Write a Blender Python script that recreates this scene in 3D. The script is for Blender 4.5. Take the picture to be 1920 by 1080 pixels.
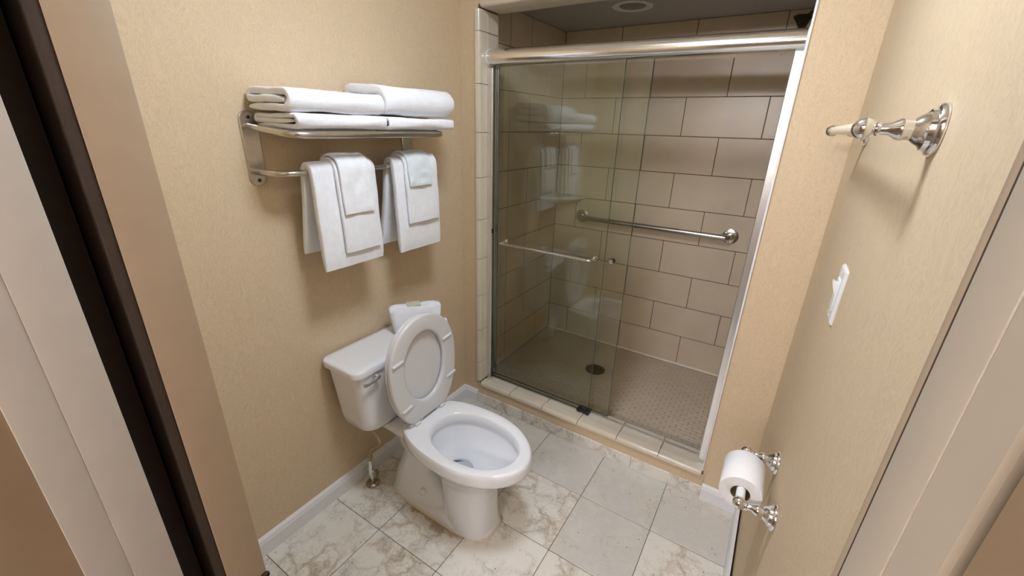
import bpy, bmesh, math, random
from mathutils import Vector, Matrix, noise

for _o in list(bpy.data.objects):
    bpy.data.objects.remove(_o, do_unlink=True)
SC = bpy.context.scene
COL = SC.collection
PI = math.pi

# ------------------------------------------------------------------ camera
YAW, PITCH, ROLL = -0.5604, -0.3709, 0.0267
fw = Vector((math.sin(YAW) * math.cos(PITCH), math.cos(YAW) * math.cos(PITCH), math.sin(PITCH)))
r0 = Vector((math.cos(YAW), -math.sin(YAW), 0))
u0 = r0.cross(fw)
rt = math.cos(ROLL) * r0 + math.sin(ROLL) * u0
up = -math.sin(ROLL) * r0 + math.cos(ROLL) * u0
cam_d = bpy.data.cameras.new('camera')
cam = bpy.data.objects.new('camera', cam_d)
COL.objects.link(cam)
m = Matrix.Identity(4)
for i in range(3):
    m[i][0], m[i][1], m[i][2] = rt[i], up[i], -fw[i]
m[0][3], m[1][3], m[2][3] = 1.1478, -1.6535, 1.5355
cam.matrix_world = m
cam_d.sensor_width = 36.0
cam_d.lens = 783.3 * 36.0 / 1920.0
cam_d.clip_start = 0.005
SC.camera = cam

# ------------------------------------------------------------------ world, lights, exposure
SC.view_settings.view_transform = 'Standard'
SC.view_settings.look = 'None'
SC.view_settings.gamma = 1.0
SC.view_settings.use_curve_mapping = False
SC.view_settings.exposure = 0.28
W = bpy.data.worlds.new('world')
SC.world = W
W.use_nodes = True
W.node_tree.nodes['Background'].inputs[0].default_value = (1.0, 0.90, 0.80, 1)
W.node_tree.nodes['Background'].inputs[1].default_value = 0.25
LAMP_POS = (0.70, -0.88)
ROOM_LAMP = 52.0          # emission of the ceiling lamp's diffuser
HALL_FILL = 78.0           # emission of the added hall fill light's diffuser

# ------------------------------------------------------------------ plan of the place (metres)
XL, XR = -0.212, 1.2906          # bathroom side walls
YF = 0.012                       # wall with the shower opening
ZC = 2.29                        # bathroom ceiling
YD = -1.445                      # bathroom face of the door wall
OX0, OX1, OZ = -0.0885, 1.1157, 1.995   # shower opening
SX0, SX1, SY0, SY1 = -0.1786, 1.2806, 0.146, 1.0074
SZF, SZC = 0.072, 2.078
TZ1, TH, TW, TP = 1.7061, 0.2045, 0.4064, 0.5876
FX, FT = 0.3746, 0.3063          # marble floor grid

# ------------------------------------------------------------------ material helpers
class NT:
    def __init__(s, name):
        s.m = bpy.data.materials.new(name)
        s.m.use_nodes = True
        s.t = s.m.node_tree
        s.b = s.t.nodes['Principled BSDF']
    def n(s, typ, **kw):
        x = s.t.nodes.new(typ)
        for k, v in kw.items():
            if k.startswith('i_'):
                x.inputs[k[2:].replace('_', ' ')].default_value = v
            else:
                setattr(x, k, v)
        return x
    def l(s, a, b):
        s.t.links.new(a, b)
    def math(s, op, a, b=None, clamp=False):
        x = s.n('ShaderNodeMath', operation=op, use_clamp=clamp)
        for i, v in enumerate((a, b)):
            if v is None:
                continue
            if isinstance(v, (int, float)):
                x.inputs[i].default_value = v
            else:
                s.l(v, x.inputs[i])
        return x.outputs[0]
    def ramp(s, fac, stops, interp='LINEAR'):
        x = s.n('ShaderNodeValToRGB')
        cr = x.color_ramp
        cr.interpolation = interp
        while len(cr.elements) > 1:
            cr.elements.remove(cr.elements[-1])
        cr.elements[0].position = stops[0][0]
        cr.elements[0].color = c4(stops[0][1])
        for p, c in stops[1:]:
            e = cr.elements.new(p)
            e.color = c4(c)
        s.l(fac, x.inputs[0])
        return x.outputs[0]
    def mix(s, fac, a, b, blend='MIX'):
        x = s.n('ShaderNodeMix', data_type='RGBA', blend_type=blend)
        for sock, v in ((x.inputs[0], fac), (x.inputs[6], a), (x.inputs[7], b)):
            if isinstance(v, (int, float)):
                sock.default_value = v
            elif isinstance(v, (tuple, list)):
                sock.default_value = c4(v)
            else:
                s.l(v, sock)
        return x.outputs[2]
    def bump(s, h, strength, dist=0.002):
        x = s.n('ShaderNodeBump')
        x.inputs['Strength'].default_value = strength
        x.inputs['Distance'].default_value = dist
        s.l(h, x.inputs['Height'])
        s.l(x.outputs[0], s.b.inputs['Normal'])

def c4(c):
    return tuple(c) if len(c) == 4 else (c[0], c[1], c[2], 1.0)

def srgb(r, g, b):
    f = lambda v: (v / 255 / 12.92) if v / 255 <= 0.04045 else ((v / 255 + 0.055) / 1.055) ** 2.4
    return (f(r), f(g), f(b))

def simple(name, col, rough=0.5, metal=0.0, spec=0.5, coat=0.0):
    k = NT(name)
    k.b.inputs['Base Color'].default_value = c4(col)
    k.b.inputs['Roughness'].default_value = rough
    k.b.inputs['Metallic'].default_value = metal
    k.b.inputs['Specular IOR Level'].default_value = spec
    k.b.inputs['Coat Weight'].default_value = coat
    return k

def speckled(name, col, rough, amp=0.06, scale=60.0, bump=0.0, metal=0.0, coat=0.0):
    k = simple(name, col, rough, metal, coat=coat)
    tc = k.n('ShaderNodeTexCoord')
    no = k.n('ShaderNodeTexNoise', i_Scale=scale, i_Detail=4.0)
    k.l(tc.outputs['Object'], no.inputs['Vector'])
    lo = tuple(v * (1 - amp) for v in col)
    hi = tuple(min(1, v * (1 + amp)) for v in col)
    k.l(k.ramp(no.outputs['Fac'], [(0.3, lo), (0.7, hi)]), k.b.inputs['Base Color'])
    if bump:
        k.bump(no.outputs['Fac'], bump)
    return k.m

def m_wallpaper(name, base):
    k = simple(name, base, 0.62, spec=0.35)
    tc = k.n('ShaderNodeNewGeometry')
    mp = k.n('ShaderNodeMapping')
    mp.inputs['Scale'].default_value = (1.0, 1.0, 0.42)
    k.l(tc.outputs['Position'], mp.inputs[0])
    warp = k.n('ShaderNodeTexNoise', i_Scale=16.0, i_Detail=2.0)
    k.l(mp.outputs[0], warp.inputs['Vector'])
    add = k.n('ShaderNodeMixRGB', blend_type='ADD')
    add.inputs[0].default_value = 0.11
    k.l(mp.outputs[0], add.inputs[1])
    k.l(warp.outputs['Color'], add.inputs[2])
    n1 = k.n('ShaderNodeTexNoise', i_Scale=105.0, i_Detail=3.0, i_Roughness=0.6, i_Distortion=1.2)
    k.l(add.outputs[0], n1.inputs['Vector'])
    ridge = k.math('ABSOLUTE', k.math('SUBTRACT', n1.outputs['Fac'], 0.5))
    fib = k.ramp(ridge, [(0.0, (1, 1, 1)), (0.06, (0, 0, 0))])
    big = k.n('ShaderNodeTexNoise', i_Scale=3.0, i_Detail=2.0)
    k.l(tc.outputs['Position'], big.inputs['Vector'])
    fine = k.n('ShaderNodeTexNoise', i_Scale=260.0, i_Detail=2.0)
    k.l(mp.outputs[0], fine.inputs['Vector'])
    c = k.mix(k.math('MULTIPLY', fib, 0.5), base, tuple(v * 0.70 for v in base))
    c = k.mix(k.math('MULTIPLY', fine.outputs['Fac'], 0.22), c, tuple(v * 0.74 for v in base))
    c = k.mix(k.math('MULTIPLY', big.outputs['Fac'], 0.12), c, (base[0] * 1.05, base[1] * 0.99, base[2] * 0.86))
    k.l(c, k.b.inputs['Base Color'])
    h = k.math('ADD', k.math('MULTIPLY', n1.outputs['Fac'], 0.8), k.math('MULTIPLY', fine.outputs['Fac'], 0.3))
    k.bump(h, 0.35, 0.0015)
    return k.m

def m_marble(name, veined, wash=(1, 1, 1)):
    k = simple(name, (0.6, 0.6, 0.58), 0.28, spec=0.5)
    oi = k.n('ShaderNodeObjectInfo')
    geo = k.n('ShaderNodeNewGeometry')
    off = k.n('ShaderNodeVectorMath', operation='SCALE')
    cv = k.n('ShaderNodeCombineXYZ')
    k.l(oi.outputs['Random'], cv.inputs[0])
    k.l(k.math('MULTIPLY', oi.outputs['Random'], 3.7), cv.inputs[1])
    k.l(k.math('MULTIPLY', oi.outputs['Random'], 7.3), cv.inputs[2])
    k.l(cv.outputs[0], off.inputs[0])
    off.inputs['Scale'].default_value = 9.0
    add = k.n('ShaderNodeVectorMath', operation='ADD')
    k.l(geo.outputs['Position'], add.inputs[0])
    k.l(off.outputs[0], add.inputs[1])
    rot = k.n('ShaderNodeVectorRotate', rotation_type='Z_AXIS')
    k.l(add.outputs[0], rot.inputs['Vector'])
    k.l(k.math('MULTIPLY', oi.outputs['Random'], 40.0), rot.inputs['Angle'])
    P = rot.outputs[0]
    w = k.n('ShaderNodeTexNoise', i_Scale=9.0, i_Detail=5.0, i_Roughness=0.62)
    k.l(P, w.inputs['Vector'])
    ws = k.n('ShaderNodeVectorMath', operation='SCALE')
    ws.inputs['Scale'].default_value = 0.16 if veined else 0.3
    k.l(w.outputs['Color'], ws.inputs[0])
    pw = k.n('ShaderNodeVectorMath', operation='ADD')
    k.l(P, pw.inputs[0])
    k.l(ws.outputs[0], pw.inputs[1])
    cloud = k.n('ShaderNodeTexNoise', i_Scale=7.0, i_Detail=5.0, i_Roughness=0.6)
    k.l(pw.outputs[0], cloud.inputs['Vector'])
    if veined:
        white, grey, brown, dark = srgb(232, 228, 220), srgb(202, 197, 188), srgb(196, 182, 164), srgb(150, 142, 130)
        vo = k.n('ShaderNodeTexVoronoi', feature='DISTANCE_TO_EDGE', i_Scale=10.0)
        k.l(pw.outputs[0], vo.inputs['Vector'])
        vo2 = k.n('ShaderNodeTexVoronoi', feature='DISTANCE_TO_EDGE', i_Scale=32.0)
        k.l(pw.outputs[0], vo2.inputs['Vector'])
        msk = k.ramp(cloud.outputs['Fac'], [(0.40, (0, 0, 0)), (0.58, (1, 1, 1))])
        tone = k.n('ShaderNodeTexNoise', i_Scale=5.0, i_Detail=3.0)
        k.l(P, tone.inputs['Vector'])
        vc = k.mix(k.ramp(tone.outputs['Fac'], [(0.4, (0, 0, 0)), (0.6, (1, 1, 1))]), grey, brown)
        big = k.ramp(vo.outputs['Distance'], [(0.0, (1, 1, 1)), (0.05, (0.75, 0.75, 0.75)), (0.16, (0, 0, 0))])
        sm = k.ramp(vo2.outputs['Distance'], [(0.0, (1, 1, 1)), (0.10, (0, 0, 0))])
        c = k.mix(k.math('MULTIPLY', msk, big), white, vc)
        c = k.mix(k.math('MULTIPLY', k.math('MULTIPLY', msk, sm), 0.8), c, vc)
        thin = k.ramp(vo.outputs['Distance'], [(0.0, (1, 1, 1)), (0.018, (0, 0, 0))])
        c = k.mix(k.math('MULTIPLY', thin, k.math('MULTIPLY', msk, 0.75)), c, dark)
    else:
        white, grey, warm, dark = srgb(222, 219, 212), srgb(208, 205, 199), srgb(214, 204, 188), srgb(168, 158, 142)
        c = k.ramp(cloud.outputs['Fac'], [(0.25, white), (0.5, grey), (0.75, white)])
        t2 = k.n('ShaderNodeTexNoise', i_Scale=4.0, i_Detail=2.0)
        k.l(P, t2.inputs['Vector'])
        c = k.mix(k.math('MULTIPLY', k.ramp(t2.outputs['Fac'], [(0.5, (0, 0, 0)), (0.7, (1, 1, 1))]), 0.45), c, warm)
        vn = k.n('ShaderNodeTexNoise', i_Scale=5.0, i_Detail=4.0, i_Roughness=0.5, i_Distortion=0.8)
        k.l(pw.outputs[0], vn.inputs['Vector'])
        v = k.ramp(k.math('ABSOLUTE', k.math('SUBTRACT', vn.outputs['Fac'], 0.5)), [(0.0, (1, 1, 1)), (0.012, (0, 0, 0))])
        c = k.mix(k.math('MULTIPLY', v, k.math('MULTIPLY', k.ramp(t2.outputs['Fac'], [(0.45, (0, 0, 0)), (0.6, (1, 1, 1))]), 0.7)), c, dark)
    # small pits
    pit = k.n('ShaderNodeTexVoronoi', feature='F1', i_Scale=22.0)
    k.l(P, pit.inputs['Vector'])
    c = k.mix(k.ramp(pit.outputs['Distance'], [(0.0, (1, 1, 1)), (0.05, (1, 1, 1)), (0.07, (0, 0, 0))]), c, srgb(120, 110, 98))
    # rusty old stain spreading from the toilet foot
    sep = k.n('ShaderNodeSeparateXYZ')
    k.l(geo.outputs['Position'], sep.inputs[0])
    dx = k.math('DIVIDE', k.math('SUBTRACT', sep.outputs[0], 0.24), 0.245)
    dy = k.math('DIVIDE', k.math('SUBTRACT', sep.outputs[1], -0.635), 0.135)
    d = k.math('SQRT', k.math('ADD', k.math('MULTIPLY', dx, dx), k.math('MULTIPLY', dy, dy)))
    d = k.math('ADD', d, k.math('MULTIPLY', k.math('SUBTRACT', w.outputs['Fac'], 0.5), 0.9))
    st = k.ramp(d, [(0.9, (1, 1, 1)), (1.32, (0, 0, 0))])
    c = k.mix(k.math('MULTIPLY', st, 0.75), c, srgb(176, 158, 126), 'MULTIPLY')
    if wash != (1, 1, 1):
        c = k.mix(1.0, c, wash, 'MULTIPLY')
    k.l(c, k.b.inputs['Base Color'])
    return k.m

def m_tile(name, col, rough, var=0.05, coat=0.0):
    k = simple(name, col, rough, coat=coat)
    oi = k.n('ShaderNodeObjectInfo')
    geo = k.n('ShaderNodeNewGeometry')
    no = k.n('ShaderNodeTexNoise', i_Scale=6.0, i_Detail=4.0)
    k.l(geo.outputs['Position'], no.inputs['Vector'])
    c = k.ramp(no.outputs['Fac'], [(0.3, tuple(v * 0.93 for v in col)), (0.7, tuple(min(1, v * 1.05) for v in col))])
    c = k.mix(k.math('MULTIPLY', oi.outputs['Random'], var * 2), c, tuple(v * 0.8 for v in col))
    k.l(c, k.b.inputs['Base Color'])
    return k.m

def m_terry(name, col):
    k = simple(name, col, 0.92, spec=0.1)
    k.b.inputs['Sheen Weight'].default_value = 0.25
    tc = k.n('ShaderNodeTexCoord')
    n1 = k.n('ShaderNodeTexNoise', i_Scale=420.0, i_Detail=2.0)
    n2 = k.n('ShaderNodeTexNoise', i_Scale=45.0, i_Detail=3.0)
    k.l(tc.outputs['Object'], n1.inputs['Vector'])
    k.l(tc.outputs['Object'], n2.inputs['Vector'])
    h = k.math('ADD', k.math('MULTIPLY', n1.outputs['Fac'], 0.5), n2.outputs['Fac'])
    k.bump(h, 0.55, 0.003)
    k.l(k.ramp(n2.outputs['Fac'], [(0.3, tuple(v * 0.95 for v in col)), (0.65, col)]), k.b.inputs['Base Color'])
    return k.m

def m_glass(name, tint):
    # thin tempered pane: clear coating reflections over a green tinted straight-through view
    k = NT(name)
    k.t.nodes.remove(k.b)
    out = [x for x in k.t.nodes if x.type == 'OUTPUT_MATERIAL'][0]
    tr = k.n('ShaderNodeBsdfTransparent')
    tr.inputs[0].default_value = c4(tint)
    gl = k.n('ShaderNodeBsdfGlossy')
    gl.inputs['Roughness'].default_value = 0.0
    gl.inputs['Color'].default_value = (0.92, 0.97, 0.95, 1)
    fr = k.n('ShaderNodeFresnel')
    fr.inputs['IOR'].default_value = 1.5
    mx = k.n('ShaderNodeMixShader')
    k.l(k.math('MULTIPLY', fr.outputs[0], 1.9, True), mx.inputs[0])
    k.l(tr.outputs[0], mx.inputs[1])
    k.l(gl.outputs[0], mx.inputs[2])
    k.l(mx.outputs[0], out.inputs['Surface'])
    return k.m

def m_emit(name, col, strength):
    k = simple(name, (0.9, 0.9, 0.9), 0.4)
    k.b.inputs['Emission Color'].default_value = c4(col)
    k.b.inputs['Emission Strength'].default_value = strength
    return k.m

WALLC = srgb(216, 195, 164)
M = dict(
    wallpaper=m_wallpaper('wallpaper', WALLC),
    ceiling=speckled('ceiling_paint', srgb(226, 220, 212), 0.8, 0.03, 80),
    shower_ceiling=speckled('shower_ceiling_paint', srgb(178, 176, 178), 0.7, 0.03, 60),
    white_paint=speckled('white_semi_gloss_paint', srgb(232, 232, 234), 0.38, 0.02, 30),
    tan_paint=speckled('tan_door_paint', srgb(168, 148, 124), 0.5, 0.03, 25),
    jamb_paint=speckled('pale_jamb_paint', srgb(182, 168, 149), 0.5, 0.03, 25),
    grey_white_paint=speckled('grey_white_paint', srgb(192, 184, 174), 0.5, 0.03, 25),
    hall_paint_shaded=speckled('hall_paint_shaded', srgb(150, 122, 92), 0.7, 0.03, 25),  # darker copy of the hall paint, shade put into the bright end's colour
    hall_paint=speckled('hall_wall_paint', srgb(156, 134, 108), 0.7, 0.03, 25),
    dark_wood_and_shade=speckled('dark_core_and_shade', srgb(58, 44, 34), 0.7, 0.1, 40),  # door core, also the strips that paint shade in crack and slot
    marble_veined=m_marble('veined_marble', True),
    marble_plain=m_marble('grey_marble', False),
    marble_base=m_marble('marble_kerb_base', True),
    grout=speckled('floor_grout', srgb(112, 106, 98), 0.9, 0.12, 90),
    wall_grout=speckled('wall_grout', srgb(98, 82, 64), 0.9, 0.15, 40),
    trim_grout=speckled('trim_grout', srgb(120, 104, 84), 0.9, 0.15, 40),
    wall_tile=m_tile('beige_wall_tile', srgb(213, 197, 174), 0.30),
    trim_tile=m_tile('cream_bullnose_tile', srgb(212, 202, 184), 0.22, 0.03, 0.2),
    flat_trim_tile=m_tile('greyed_cream_tile', srgb(206, 197, 182), 0.25, 0.03, 0.2),
    mosaic=m_tile('beige_mosaic', srgb(206, 190, 168), 0.45, 0.09),
    mosaic_grout=speckled('mosaic_grout', srgb(160, 144, 124), 0.9, 0.35, 16),
    porcelain=simple('porcelain', srgb(238, 240, 245), 0.09, spec=0.5, coat=0.5).m,
    seat=simple('white_seat_plastic', srgb(220, 221, 223), 0.25).m,
    chrome=simple('chrome', (0.80, 0.80, 0.82), 0.07, 1.0).m,
    bright_metal=simple('polished_aluminium', (0.90, 0.90, 0.90), 0.15, 1.0).m,
    jamb_metal=simple('anodised_aluminium', (0.86, 0.86, 0.87), 0.30, 1.0).m,
    steel=speckled('brushed_steel', (0.60, 0.57, 0.53), 0.24, 0.06, 120, metal=1.0),
    dark_metal=simple('oil_rubbed_bronze', (0.10, 0.085, 0.06), 0.35, 1.0).m,
    worn_brass=speckled('worn_plated_brass', (0.36, 0.31, 0.24), 0.25, 0.2, 90, metal=1.0),
    black=simple('black_rubber', (0.012, 0.012, 0.012), 0.45).m,
    grey_rubber=simple('grey_rubber', (0.06, 0.06, 0.06), 0.5).m,
    terry=m_terry('white_terry', srgb(240, 242, 248)),
    cloth_blue=m_terry('pale_blue_white_cloth', srgb(226, 236, 241)),
    plastic=simple('white_plastic', srgb(228, 229, 230), 0.28).m,
    acrylic=simple('milky_acrylic', srgb(226, 214, 190), 0.2).m,
    paper=speckled('tissue_paper', srgb(238, 238, 240), 0.95, 0.02, 200, 0.3),
    card=simple('cardboard_core', srgb(150, 128, 100), 0.9).m,
    caulk=speckled('cream_caulk', srgb(230, 218, 198), 0.6, 0.06, 60),
    label_card=simple('tan_label_card', srgb(206, 200, 182), 0.5).m,
    hose=speckled('woven_hose', srgb(176, 160, 132), 0.5, 0.15, 300),
    water=simple('bowl_water', srgb(176, 182, 190), 0.02, coat=1.0).m,
    shelf_stone=speckled('corner_shelf_stone', srgb(205, 196, 180), 0.25, 0.05, 20),
    glass=m_glass('green_tempered_glass', (0.925, 0.96, 0.92)),
    glass_edge=simple('glass_edge', srgb(58, 74, 58), 0.15).m,
    lamp=m_emit('lamp_diffuser', (0.80, 0.89, 1.0), ROOM_LAMP),
    hall_fill=m_emit('hall_fill_diffuser', (0.98, 0.96, 1.0), HALL_FILL),
    lens=simple('grey_lens', srgb(120, 122, 126), 0.3).m,
)

# ------------------------------------------------------------------ mesh helpers
def finish(name, bm, mat, parent=None, smooth=38):
    bmesh.ops.recalc_face_normals(bm, faces=bm.faces)
    me = bpy.data.meshes.new(name)
    bm.to_mesh(me)
    bm.free()
    mats = mat if isinstance(mat, (list, tuple)) else [mat]
    for x in mats:
        me.materials.append(x if not isinstance(x, str) else M[x])
    if smooth:
        me.shade_smooth()
        me.set_sharp_from_angle(angle=math.radians(smooth))
    return link(name, me, parent)

def link(name, me, parent=None):
    o = bpy.data.objects.new(name, me)
    COL.objects.link(o)
    if parent is not None:
        o.parent = parent
        o.matrix_parent_inverse = Matrix.Translation(parent.location).inverted() if parent.rotation_euler[2] == 0 else parent.matrix_basis.inverted()
    return o

def empty(name, loc=(0, 0, 0)):
    o = bpy.data.objects.new(name, None)
    o.location = loc
    o.empty_display_size = 0.05
    COL.objects.link(o)
    return o

def tag(o, label, cat=None, group=None, kind=None):
    if label: o['label'] = label
    if cat: o['category'] = cat
    if group: o['group'] = group
    if kind: o['kind'] = kind
    return o

def box(bm, a, b, bev=0.0, seg=2):
    ret = bmesh.ops.create_cube(bm, size=1.0)
    vs = ret['verts']
    c = [(a[i] + b[i]) / 2 for i in range(3)]
    s = [abs(b[i] - a[i]) for i in range(3)]
    for v in vs:
        v.co = Vector((c[0] + v.co.x * s[0], c[1] + v.co.y * s[1], c[2] + v.co.z * s[2]))
    if bev:
        es = {e for v in vs for e in v.link_edges}
        bmesh.ops.bevel(bm, geom=list(es), offset=min(bev, min(s) * 0.49), segments=seg, profile=0.5, affect='EDGES', clamp_overlap=True)

def boxes(name, lst, mat, parent=None, bev=0.0, seg=2):
    bm = bmesh.new()
    for a, b in lst:
        box(bm, a, b, bev, seg)
    return finish(name, bm, mat, parent)

def loft(bm, rings, cap0=True, cap1=True, closed=True):
    vr = [[bm.verts.new(p) for p in r] for r in rings]
    n = len(vr[0])
    for i in range(len(vr) - 1):
        for j in range(n if closed else n - 1):
            k = (j + 1) % n
            try:
                bm.faces.new((vr[i][j], vr[i][k], vr[i + 1][k], vr[i + 1][j]))
            except ValueError:
                pass
    if cap0: bm.faces.new(vr[0])
    if cap1: bm.faces.new(vr[-1])
    return vr

def frame_of(d):
    d = Vector(d).normalized()
    a = Vector((0, 0, 1)) if abs(d.z) < 0.9 else Vector((1, 0, 0))
    x = d.cross(a).normalized()
    return x, d.cross(x).normalized(), d

def lathe(bm, origin, axis, prof, seg=24):
    # prof: list of (distance along axis, radius)
    x, y, d = frame_of(axis)
    o = Vector(origin)
    rings = []
    for h, r in prof:
        r = max(r, 1e-5)
        rings.append([o + d * h + (x * math.cos(2 * PI * i / seg) + y * math.sin(2 * PI * i / seg)) * r for i in range(seg)])
    loft(bm, rings)

def rounded_path(pts, rad, n=6):
    out = [Vector(pts[0])]
    for i in range(1, len(pts) - 1):
        p, a, b = Vector(pts[i]), Vector(pts[i - 1]), Vector(pts[i + 1])
        u, v = (a - p), (b - p)
        r = min(rad, u.length * 0.49, v.length * 0.49)
        p0, p1 = p + u.normalized() * r, p + v.normalized() * r
        for k in range(n + 1):
            t = k / n
            out.append(p0 * (1 - t) ** 2 + p * 2 * t * (1 - t) + p1 * t ** 2)
    out.append(Vector(pts[-1]))
    return out

def tube(bm, pts, r, seg=12, cap=True):
    pts = [Vector(p) for p in pts]
    rs = r if isinstance(r, (list, tuple)) else [r] * len(pts)
    rings = []
    x = None
    for i, p in enumerate(pts):
        t = (pts[min(i + 1, len(pts) - 1)] - pts[max(i - 1, 0)]).normalized()
        if x is None:
            x, _, _ = frame_of(t)
        x = (x - t * x.dot(t)).normalized()
        y = t.cross(x)
        rings.append([p + (x * math.cos(2 * PI * k / seg) + y * math.sin(2 * PI * k / seg)) * rs[i] for k in range(seg)])
    loft(bm, rings, cap, cap)

def sphere(bm, c, r, seg=16, sc=(1, 1, 1)):
    ret = bmesh.ops.create_uvsphere(bm, u_segments=seg, v_segments=max(8, seg // 2), radius=r)
    for v in ret['verts']:
        v.co = Vector((v.co.x * sc[0] + c[0], v.co.y * sc[1] + c[1], v.co.z * sc[2] + c[2]))

def prism(bm, poly, axis, a, b):
    # poly: 2D points in the plane normal to axis, extruded from a to b
    def P(u, v, w):
        return {'x': (w, u, v), 'y': (u, w, v), 'z': (u, v, w)}[axis]
    loft(bm, [[P(u, v, a) for u, v in poly], [P(u, v, b) for u, v in poly]])

# tiles: alike pieces share a mesh, each an object of its own ---------------
TILES = {}
def tile_mesh(size, bev, mat):
    key = (tuple(round(s, 4) for s in size), bev, mat)
    if key not in TILES:
        bm = bmesh.new()
        s = [v / 2 for v in size]
        box(bm, (-s[0], -s[1], -s[2]), (s[0], s[1], s[2]), bev, 1)
        bmesh.ops.recalc_face_normals(bm, faces=bm.faces)
        me = bpy.data.meshes.new('tile')
        bm.to_mesh(me)
        bm.free()
        me.materials.append(M[mat])
        TILES[key] = me
    return TILES[key]

def tile(parent, name, a, b, mat, bev=0.0012):
    c = [(a[i] + b[i]) / 2 for i in range(3)]
    o = bpy.data.objects.new(name, tile_mesh([abs(b[i] - a[i]) for i in range(3)], bev, mat))
    COL.objects.link(o)
    o.location = c
    o.parent = parent
    return o

rnd = random.Random(4)

# ================================================================== THE SETTING
def struct(name, bm, mat, label, cat='wall', parent=None):
    o = finish(name, bm, mat, parent, smooth=0)
    if parent is None:
        tag(o, label, cat, kind='structure')
    return o

# ---- left wall, right wall
bm = bmesh.new(); box(bm, (XL - 0.1, YD, 0), (XL, YF, ZC))
struct('wall_left', bm, 'wallpaper', 'tan textured wallpaper wall behind the toilet and towel rack')
bm = bmesh.new(); box(bm, (XR, YD, 0), (XR + 0.1, YF - 0.0022, ZC))
struct('wall_right', bm, 'wallpaper', 'tan wallpaper wall with the light switch and paper holder')

# ---- wall with the shower opening: left strip, right strip, head
bm = bmesh.new()
box(bm, (XL - 0.1, YF, 0), (OX0 - 0.012, SY0 - 0.008, ZC))
box(bm, (OX1 + 0.003, YF, 0), (XR + 0.1, SY0 - 0.008, ZC))
box(bm, (OX0 - 0.012, YF, OZ + 0.010), (OX1 + 0.010, SY0 - 0.008, ZC))
struct('wall_back', bm, 'wallpaper', 'tan wallpaper wall around the shower opening')

# ---- ceiling with a lamp
bm = bmesh.new(); box(bm, (XL - 0.1, YD - 0.4, ZC), (XR + 0.1, SY0, ZC + 0.1))
struct('ceiling', bm, 'ceiling', 'off-white bathroom ceiling above the picture', 'ceiling')

# ---- bathroom floor of marble tiles
fl = empty('floor', (0.5, -0.7, 0))
tag(fl, 'grey and white marble tile bathroom floor', 'floor', kind='structure')
bm = bmesh.new(); box(bm, (XL - 0.1, -3.2, -0.06), (XR + 0.6, SY0, -0.0015))
finish('grout_bed', bm, 'grout', fl, 0)
fl.location = (0, 0, 0)
for o in list(fl.children): o.matrix_parent_inverse = Matrix.Identity(4)
ys = [YF, -0.2835, -0.5898, -0.8961, -1.2024, -1.5087, -1.815]
xs = [XL] + [FX + i * FT for i in range(-1, 3)] + [XR]
VEIN = {(1, 0), (1, 2), (2, 0), (2, 1), (2, 2), (2, 3), (1, 4), (3, 0), (3, 1), (3, 2), (3, 4), (2, 4), (4, 0), (4, 2)}
for j in range(len(ys) - 1):
    for i in range(len(xs) - 1):
        g = 0.0013
        dz = rnd.uniform(-0.0003, 0.0003)
        tile(fl, 'floor_tile', (xs[i] + g, ys[j + 1] + g, -0.011), (xs[i + 1] - g, ys[j] - g, dz),
             'marble_veined' if (j, i) in VEIN else 'marble_plain', 0.0010)

# ---- baseboards
def baseboard(name, a, b, face, label):
    """a,b: ends on the wall line; face: unit vector into the room"""
    bm = bmesh.new()
    t = 0.016
    prof = [(0, 0), (t, 0), (t, 0.058), (t * 0.80, 0.064), (t * 0.72, 0.072), (t * 0.35, 0.078), (0, 0.080)]
    r = []
    for p in (a, b):
        r.append([Vector((p[0] + face[0] * u, p[1] + face[1] * u, v)) for u, v in prof])
    loft(bm, r)
    o = finish(name, bm, 'white_paint', smooth=20)
    return tag(o, label, 'baseboard', kind='structure')

baseboard('baseboard_left', (XL, YD), (XL, YF), (1, 0), 'white painted baseboard along the wall behind the toilet')
baseboard('baseboard_right', (XR + 0.0, YD), (XR + 0.0, YF), (-1, 0), 'white painted baseboard under the paper holder wall').location.x = -0.008
baseboard('baseboard_back', (XL, YF), (-0.109, YF), (0, -1), 'short white baseboard piece left of the shower curb')
baseboard('baseboard_back', (1.127, YF), (XR, YF), (0, -1), 'short white baseboard piece right of the shower curb')

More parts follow.
